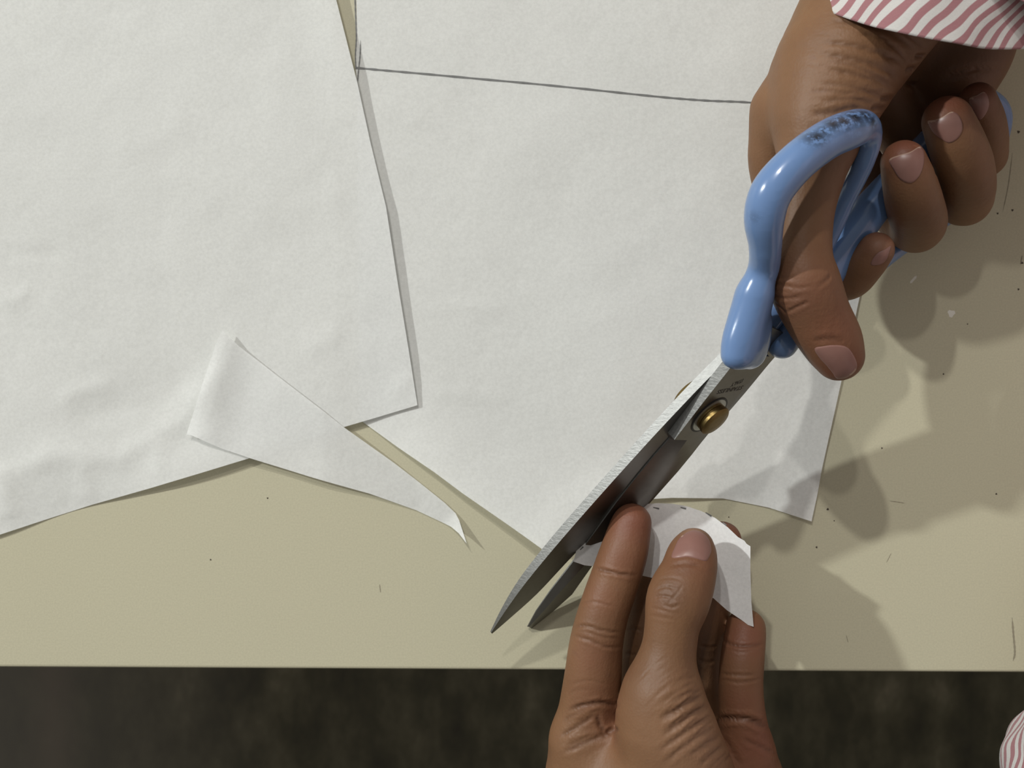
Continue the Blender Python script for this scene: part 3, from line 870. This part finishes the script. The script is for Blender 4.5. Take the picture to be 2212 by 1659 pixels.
nail(SR, [(1758, 752), (1779, 746), (1806, 744), (1830, 749), (1845, 767), (1853, 789), (1847, 805), (1827, 818), (1808, 819), (1798, 806), (1785, 790), (1768, 771)], RH,
     free=[(1790, 815), (1812, 822), (1835, 816), (1850, 800)])
nail(SR, [(1919, 345), (1942, 334), (1966, 327), (1988, 315), (1997, 328), (1996, 356), (1987, 380), (1972, 395), (1957, 395), (1942, 386), (1930, 368)], RH, free=[(1917, 344), (1942, 332), (1966, 325), (1988, 313)])
nail(SR, [(2002, 262), (2020, 258), (2038, 250), (2056, 240), (2071, 247), (2079, 265), (2079, 283), (2068, 301), (2050, 310), (2032, 301), (2014, 286)], RH, free=[(2003, 261), (2020, 256), (2038, 248), (2056, 239)])
nail(SR, [(2092, 214), (2110, 205), (2125, 197), (2134, 208), (2137, 226), (2131, 244), (2119, 259), (2110, 256), (2101, 238)], RH, free=[(2093, 212), (2110, 203), (2125, 196)])
nail(SR, [(1880, 572), (1900, 572), (1914, 562), (1921, 545), (1925, 530), (1912, 538), (1893, 548)], RH, dome=0.3)

palmL = [
    [(1560, 2350, 0, 175), (1500, 2050, 6, 160), (1420, 1850, 14, 135), (1312, 1700, 22, 118), (1262, 1600, 30, 70)],
    [(1480, 1950, 10, 140), (1420, 1700, 12, 90), (1400, 1560, 16, 52)],
    [(1500, 1950, 10, 140), (1520, 1700, 10, 90), (1500, 1560, 14, 52)],
    [(1600, 2000, 6, 140), (1610, 1800, 12, 118), (1612, 1690, 18, 84), (1608, 1610, 22, 56)],
    [(1510, 2000, 22, 150), (1500, 1850, 36, 140), (1478, 1720, 42, 124), (1452, 1620, 46, 112), (1434, 1555, 48, 94), (1432, 1510, 49, 80)],
    [(1275, 1690, 28, 88), (1345, 1680, 36, 90), (1420, 1660, 42, 90)],
]
fingL = [
    ([(1432, 1550, 48, 92), (1430, 1500, 50, 80), (1436, 1450, 50, 67), (1446, 1395, 50, 59), (1453, 1345, 50, 60), (1466, 1292, 49, 69), (1486, 1240, 46, 61), (1494, 1205, 43, 55), (1499, 1184, 42, 44)], 7),
    ([(1262, 1600, 30, 70), (1272, 1530, 32, 65), (1281, 1460, 35, 62), (1288, 1390, 37, 58), (1303, 1325, 38, 55), (1327, 1255, 38, 54), (1347, 1195, 38, 52), (1360, 1145, 37, 46), (1365, 1130, 37, 43)], 5),
    ([(1398, 1560, 14, 56), (1395, 1480, 16, 55), (1393, 1400, 18, 53), (1403, 1300, 19, 48), (1412, 1200, 16, 44), (1416, 1128, 14, 41)], 4),
    ([(1502, 1560, 12, 54), (1503, 1480, 13, 55), (1506, 1410, 14, 54), (1524, 1324, 15, 52), (1542, 1230, 17, 46), (1560, 1168, 15, 42)], 4),
    ([(1610, 1620, 24, 60), (1603, 1545, 28, 51), (1600, 1480, 30, 48), (1604, 1420, 30, 47), (1609, 1378, 27, 45), (1611, 1358, 25, 43)], 4),
]
crL = [
    ([(1276, 1222), (1300, 1232), (1340, 1240), (1378, 1243)], 0.55, 0.6), ([(1290, 1224), (1330, 1238), (1372, 1252)], 0.3, 0.5),
    ([(1232, 1356), (1265, 1352), (1300, 1362), (1346, 1368)], 0.5, 0.6), ([(1235, 1372), (1270, 1382), (1310, 1398), (1344, 1398)], 0.45, 0.6), ([(1262, 1362), (1300, 1376), (1338, 1380)], 0.25, 0.5),
    ([(1240, 1310), (1280, 1300), (1330, 1312)], 0.2, 0.5), ([(1224, 1535), (1262, 1524), (1303, 1519), (1340, 1527)], 0.9, 0.9), ([(1216, 1560), (1236, 1545), (1270, 1530)], 0.3, 0.7),
    ([(1210, 1592), (1245, 1570), (1290, 1543)], 0.55, 0.9), ([(1289, 1543), (1296, 1565), (1306, 1582)], 0.7, 0.9), ([(1306, 1582), (1322, 1578), (1338, 1574)], 0.6, 0.8), ([(1214, 1626), (1252, 1608), (1300, 1590), (1338, 1575)], 0.6, 1.0),
    ([(1218, 1612), (1250, 1600), (1285, 1585)], 0.3, 0.7), ([(1228, 1480), (1270, 1470), (1320, 1482)], 0.12, 0.6),
    # thumb knuckle
    ([(1405, 1295), (1425, 1288), (1445, 1290), (1462, 1300)], 0.35, 0.5), ([(1412, 1277), (1435, 1268), (1462, 1272), (1478, 1284)], 0.3, 0.5), ([(1432, 1305), (1450, 1312), (1470, 1306)], 0.35, 0.5),
    ([(1440, 1262), (1456, 1276), (1476, 1298)], 0.22, 0.45), ([(1475, 1262), (1462, 1282), (1440, 1306)], 0.22, 0.45), ([(1402, 1312), (1430, 1318), (1455, 1325)], 0.2, 0.5), ([(1420, 1252), (1450, 1248), (1480, 1256)], 0.2, 0.5), ([(1400, 1330), (1430, 1334), (1460, 1340)], 0.14, 0.5),
    ([(1446, 1222), (1480, 1218), (1520, 1224)], 0.4, 0.8),
    # thenar folds
    ([(1525, 1500), (1495, 1512), (1460, 1535), (1420, 1556)], 0.85, 1.1), ([(1540, 1524), (1500, 1540), (1470, 1560), (1430, 1590)], 0.8, 1.0), ([(1516, 1490), (1480, 1500), (1445, 1520)], 0.45, 0.8),
    ([(1552, 1545), (1510, 1562), (1470, 1590), (1420, 1625)], 0.55, 0.9), ([(1560, 1562), (1515, 1588), (1470, 1620), (1430, 1655)], 0.45, 0.9), ([(1572, 1580), (1530, 1605), (1490, 1635)], 0.4, 0.9),
    ([(1580, 1600), (1545, 1625), (1510, 1655)], 0.35, 0.9), ([(1590, 1620), (1565, 1645)], 0.3, 0.8), ([(1505, 1460), (1480, 1468), (1450, 1490)], 0.3, 0.8), ([(1500, 1475), (1470, 1490), (1430, 1520)], 0.3, 0.7),
    # little finger and heel
    ([(1556, 1376), (1580, 1392), (1620, 1396), (1652, 1390)], 0.55, 0.7), ([(1554, 1455), (1590, 1458), (1650, 1458)], 0.4, 0.6), ([(1560, 1468), (1600, 1474), (1646, 1466)], 0.3, 0.6), ([(1572, 1400), (1600, 1408), (1640, 1402)], 0.2, 0.5),
    ([(1548, 1556), (1580, 1552), (1620, 1556), (1662, 1576)], 1.2, 1.1), ([(1600, 1595), (1640, 1612), (1680, 1632)], 0.35, 0.9), ([(1552, 1572), (1580, 1620), (1600, 1655)], 0.4, 1.2),
    ([(1506, 1395), (1530, 1398), (1550, 1398)], 0.4, 0.6), ([(1506, 1424), (1530, 1430), (1550, 1428)], 0.35, 0.6), ([(1350, 1360), (1370, 1358), (1388, 1362)], 0.4, 0.6), ([(1350, 1412), (1366, 1414), (1375, 1412)], 0.35, 0.6),
]
for i in range(60):
    t = rc.uniform(0, 1); w = rc.uniform(-1, 1)
    x = 1420 + 120 * t + 55 * w; y = 1420 + 215 * t + 35 * w; L = rc.uniform(14, 40)
    crL.append(([(x + L, y - L * 0.62), (x, y), (x - L, y + L * (0.75 + 0.3 * rc.random()))], rc.uniform(0.04, 0.12), rc.uniform(0.35, 0.6)))
for i in range(7):
    crL.append(([(1226 - i * 4, 1500 + 22 * i), (1252 - i * 4, 1490 + 22 * i), (1282, 1492 + 20 * i)], 0.10, 0.6))
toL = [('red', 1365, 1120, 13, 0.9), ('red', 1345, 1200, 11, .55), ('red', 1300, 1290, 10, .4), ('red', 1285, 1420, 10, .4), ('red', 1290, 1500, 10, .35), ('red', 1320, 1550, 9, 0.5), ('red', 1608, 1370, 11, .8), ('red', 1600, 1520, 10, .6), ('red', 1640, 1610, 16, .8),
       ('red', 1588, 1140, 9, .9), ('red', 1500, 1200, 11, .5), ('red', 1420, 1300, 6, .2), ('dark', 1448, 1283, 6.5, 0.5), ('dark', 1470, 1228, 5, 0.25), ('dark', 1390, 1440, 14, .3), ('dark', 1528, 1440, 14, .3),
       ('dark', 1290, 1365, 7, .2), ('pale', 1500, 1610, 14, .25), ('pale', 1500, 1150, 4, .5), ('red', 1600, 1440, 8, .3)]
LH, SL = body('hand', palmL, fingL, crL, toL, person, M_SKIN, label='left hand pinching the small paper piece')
nail(SL, [(1449, 1204), (1455, 1185), (1466, 1163), (1483, 1149), (1501, 1144), (1520, 1151), (1533, 1166), (1538, 1188), (1532, 1206), (1524, 1213), (1505, 1208), (1485, 1204), (1465, 1206)], LH, dome=0.6,
     free=[(1468, 1158), (1484, 1145), (1502, 1140), (1522, 1148), (1536, 1166)])

# ------------------------------------------------------------------ paper held by the left hand
def hold_z(px, py):
    z = 28.5 + 0.004 * (px - 1400)
    # right flap curls up towards the camera
    s = np.clip((px - 1535 - (py - 1180) * 0.22) / 90.0, 0, 1.2)
    z = z + 9.0 * s ** 1.5
    z = z - 1.5 * np.clip((1330 - px) / 90, 0, 1)
    z = z + 0.6 * np.sin(px * 0.02 + py * 0.013)
    return z
outl = [(1239, 1213), (1247, 1180), (1262, 1168), (1285, 1148), (1330, 1108), (1372, 1090), (1420, 1087), (1452, 1088), (1482, 1093), (1515, 1104), (1545, 1119), (1572, 1139), (1594, 1160), (1608, 1168), (1613, 1175), (1621, 1180),
        (1621, 1230), (1623, 1300), (1628, 1354), (1616, 1350), (1600, 1338), (1570, 1318), (1541, 1292), (1510, 1282), (1460, 1264), (1420, 1251), (1381, 1242), (1330, 1232), (1280, 1223), (1262, 1221)]
def held():
    pl = np.array(outl, float); bd = []
    for i in range(len(pl)):
        a, b = pl[i], pl[(i + 1) % len(pl)]; n = max(1, int(np.hypot(*(b - a)) / 8))
        for j in range(n): bd.append(a + (b - a) * j / n)
    bd = np.array(bd)
    gx, gy = np.meshgrid(np.arange(1235, 1632, 9.0), np.arange(1085, 1358, 9.0)); g = np.stack([gx.ravel(), gy.ravel()], 1)
    ins = np.zeros(len(g), bool)
    for i in range(len(bd)):
        a, b = bd[i], bd[(i + 1) % len(bd)]
        c = (a[1] > g[:, 1]) != (b[1] > g[:, 1])
        xx = (b[0] - a[0]) * (g[:, 1] - a[1]) / (b[1] - a[1] + 1e-12) + a[0]
        ins ^= c & (g[:, 0] < xx)
    d, _ = seg_dist(g[:, 0], g[:, 1], [tuple(p) for p in bd] + [tuple(bd[0])])
    g = g[ins & (d > 4)]
    n = len(bd)
    ov, oe, of, *_ = delaunay_2d_cdt([Vector(p) for p in bd] + [Vector(p) for p in g], [(i, (i + 1) % n) for i in range(n)], [list(range(n))], 1, 1e-6)
    V = np.array([P(p[0], p[1], float(hold_z(p[0], p[1]))) for p in ov])
    return mesh_from('paper_piece', V, [list(f) for f in of], M_PAPER2, None)
M_PAPER2 = make_paper('cut_paper', (0.90, 0.89, 0.88), 0.04)
hp = held()
tag(hp, 'small curved white paper piece with dashed pencil edge, pinched in the left hand', 'paper')
for a, b in [((1411, 1096), (1424, 1099)), ((1470, 1096), (1482, 1099)), ((1524, 1107), (1537, 1115)), ((1561, 1128), (1569, 1135)), ((1278, 1166), (1290, 1156)), ((1253, 1188), (1260, 1181))]:
    q = []
    a = np.array(a, float); b = np.array(b, float); t = (b - a) / np.linalg.norm(b - a); nn = np.array([-t[1], t[0]])
    V = []
    for s in np.linspace(0, 1, 5):
        c = a + (b - a) * s; w = 0.9 + 0.9 * s
        for sg in (-1, 1):
            e = c + sg * nn * w; V.append(P(e[0], e[1], float(hold_z(*e)) + 0.15))
    mesh_from('pencil_mark', np.array(V), [(2 * i, 2 * i + 2, 2 * i + 3, 2 * i + 1) for i in range(4)], M_PENCIL, hp)

# ------------------------------------------------------------------ shirt sleeves
def sleeve(name, rings, mat, label, folds=1.0, nseg=96, thick=0.8, seed=1, nl=60):
    """rings: rows (cx,cy,z, dirx,diry (px chord unit), a_mm, b_mm, droop_px)"""
    R = catmull(rings, max(2, nl // (len(rings) - 1)))
    V = []; UV = []; L = 0; prev = None
    for i, r in enumerate(R):
        c = P(r[0], r[1], r[2]); d = np.array([r[3], -r[4], 0.0]); d /= np.linalg.norm(d)
        if prev is not None: L += np.linalg.norm(c - prev)
        prev = c
        down = np.array([d[1], -d[0], 0.0])
        if down[1] > 0: down = -down
        row = []
        for j in range(nseg):
            th = 2 * math.pi * j / nseg
            wob = 1 + folds * (0.018 * math.sin(3 * th + L * 0.10 + seed) + 0.012 * math.sin(7 * th - L * 0.16 + seed * 2) + 0.006 * math.sin(13 * th + L * 0.3))
            p = c + d * r[5] * math.cos(th) * wob + np.array([0, 0, 1.0]) * r[6] * math.sin(th) * wob + down * (r[7] * kz(r[2]) * math.copysign(abs(math.sin(th)) ** 0.85, math.sin(th)))
            row.append(p)
        V += row
        for j in range(nseg + 1): UV.append((-(j / nseg) * 2 * math.pi * (r[5] + r[6]) / 2, L))
    n = len(R); F = []; U_ = []
    for i in range(n - 1):
        for j in range(nseg):
            F.append((i * nseg + j, i * nseg + (j + 1) % nseg, (i + 1) * nseg + (j + 1) % nseg, (i + 1) * nseg + j))
            U_ += [UV[i * (nseg + 1) + j], UV[i * (nseg + 1) + j + 1], UV[(i + 1) * (nseg + 1) + j + 1], UV[(i + 1) * (nseg + 1) + j]]
    o = mesh_from(name, np.array(V), F, mat, person)
    ul = o.data.uv_layers.new(name='UVMap')
    ul.data.foreach_set('uv', np.array(U_, float).ravel())
    md = o.modifiers.new('thickness', 'SOLIDIFY'); md.thickness = thick * MM; md.offset = 0
    o['label'] = label
    return o
rsl = [(2000, 18, 61, 0.99, 0.14, 39, 34, 148), (2012, -40, 63, 0.98, 0.15, 38, 34, 130), (2060, -160, 66, 0.97, 0.25, 38, 34, 100), (2140, -420, 76, 0.95, 0.3, 40, 35, 60), (2220, -700, 90, 0.95, 0.3, 44, 38, 40)]
sleeve('sleeve', rsl, M_CLOTH, 'pink and white striped cuff over the right wrist', folds=1.2)
rs2 = [(2120, -12, 64, 0.90, 0.42, 40, 36, 100), (2135, -80, 66, 0.92, 0.38, 42, 37, 95), (2200, -420, 76, 0.95, 0.3, 46, 39, 60), (2260, -700, 90, 0.95, 0.3, 49, 42, 40)]
sleeve('sleeve_fold', rs2, M_CLOTH2, 'folded-back upper sleeve with finer stripes', folds=1.0, seed=3)
lsl = [(1690, 2120, 10, 0.4, 0.9, 38, 36, 0), (1900, 2180, 14, 0.3, 0.9, 46, 40, 0), (2180, 2080, 22, -0.5, 0.8, 52, 44, 0), (2430, 1750, 34, -0.85, -0.5, 52, 46, 0), (2580, 1450, 50, -0.87, -0.5, 54, 48, 0)]
sleeve('sleeve', [(2400, 2030, 24, 0.87, 0.5, 46, 40, 0), (2442, 1800, 32, 0.86, 0.5, 47, 42, 0), (2530, 1630, 44, 0.86, 0.5, 48, 44, 0), (2640, 1330, 60, 0.86, 0.5, 50, 46, 0)], M_CLOTH3,
       'fine pink striped sleeve at the lower right corner', folds=1.6, seed=5)

# unseen torso of the person, added to block ambient light from the right
def make_shirt():
    m, nt, b = mat_new('striped_shirt_cloth')
    w = nt.nodes.new('ShaderNodeTexWave'); w.inputs['Scale'].default_value = 32; w.inputs['Distortion'].default_value = 0.4; w.bands_direction = 'Y'
    tc = nt.nodes.new('ShaderNodeTexCoord'); nt.links.new(tc.outputs['Object'], w.inputs[0])
    nt.links.new(mixc(nt, ramp(nt, w.outputs['Fac'], [(0.45, 0.0), (0.55, 1.0)]), (0.72, 0.69, 0.66), (0.45, 0.23, 0.24)), b.inputs['Base Color'])
    b.inputs['Roughness'].default_value = 0.9
    return m
_ch = [[(420, 0, -500, 130), (420, 0, -250, 135), (415, 0, 0, 140), (410, 0, 200, 150), (405, 0, 330, 110)],
       [(405, 170, 300, 80), (405, 0, 330, 95), (405, -170, 300, 80)],
       [(405, 180, 300, 75), (345, 300, 200, 62), (250, 300, 112, 50), (190, 235, 90, 44)],
       [(405, -180, 300, 75), (370, -260, 180, 60), (320, -230, 90, 52), (270, -150, 62, 50)]]
_g = Grid((100, -360, -660), (580, 400, 460), 9.0); _F = None
for c in _ch:
    f = _g.chain(np.array(c, float)); _F = f if _F is None else smin(_F, f, 12.0)
_V, _Q = surface_nets(_F, _g.lo, _g.h)
_V = lap(_V, _Q, 6, 0.5)
mesh_from('shirt', _V, _Q, make_shirt(), person)['label'] = 'pink and white striped shirt over the unseen torso, added to block ambient light'
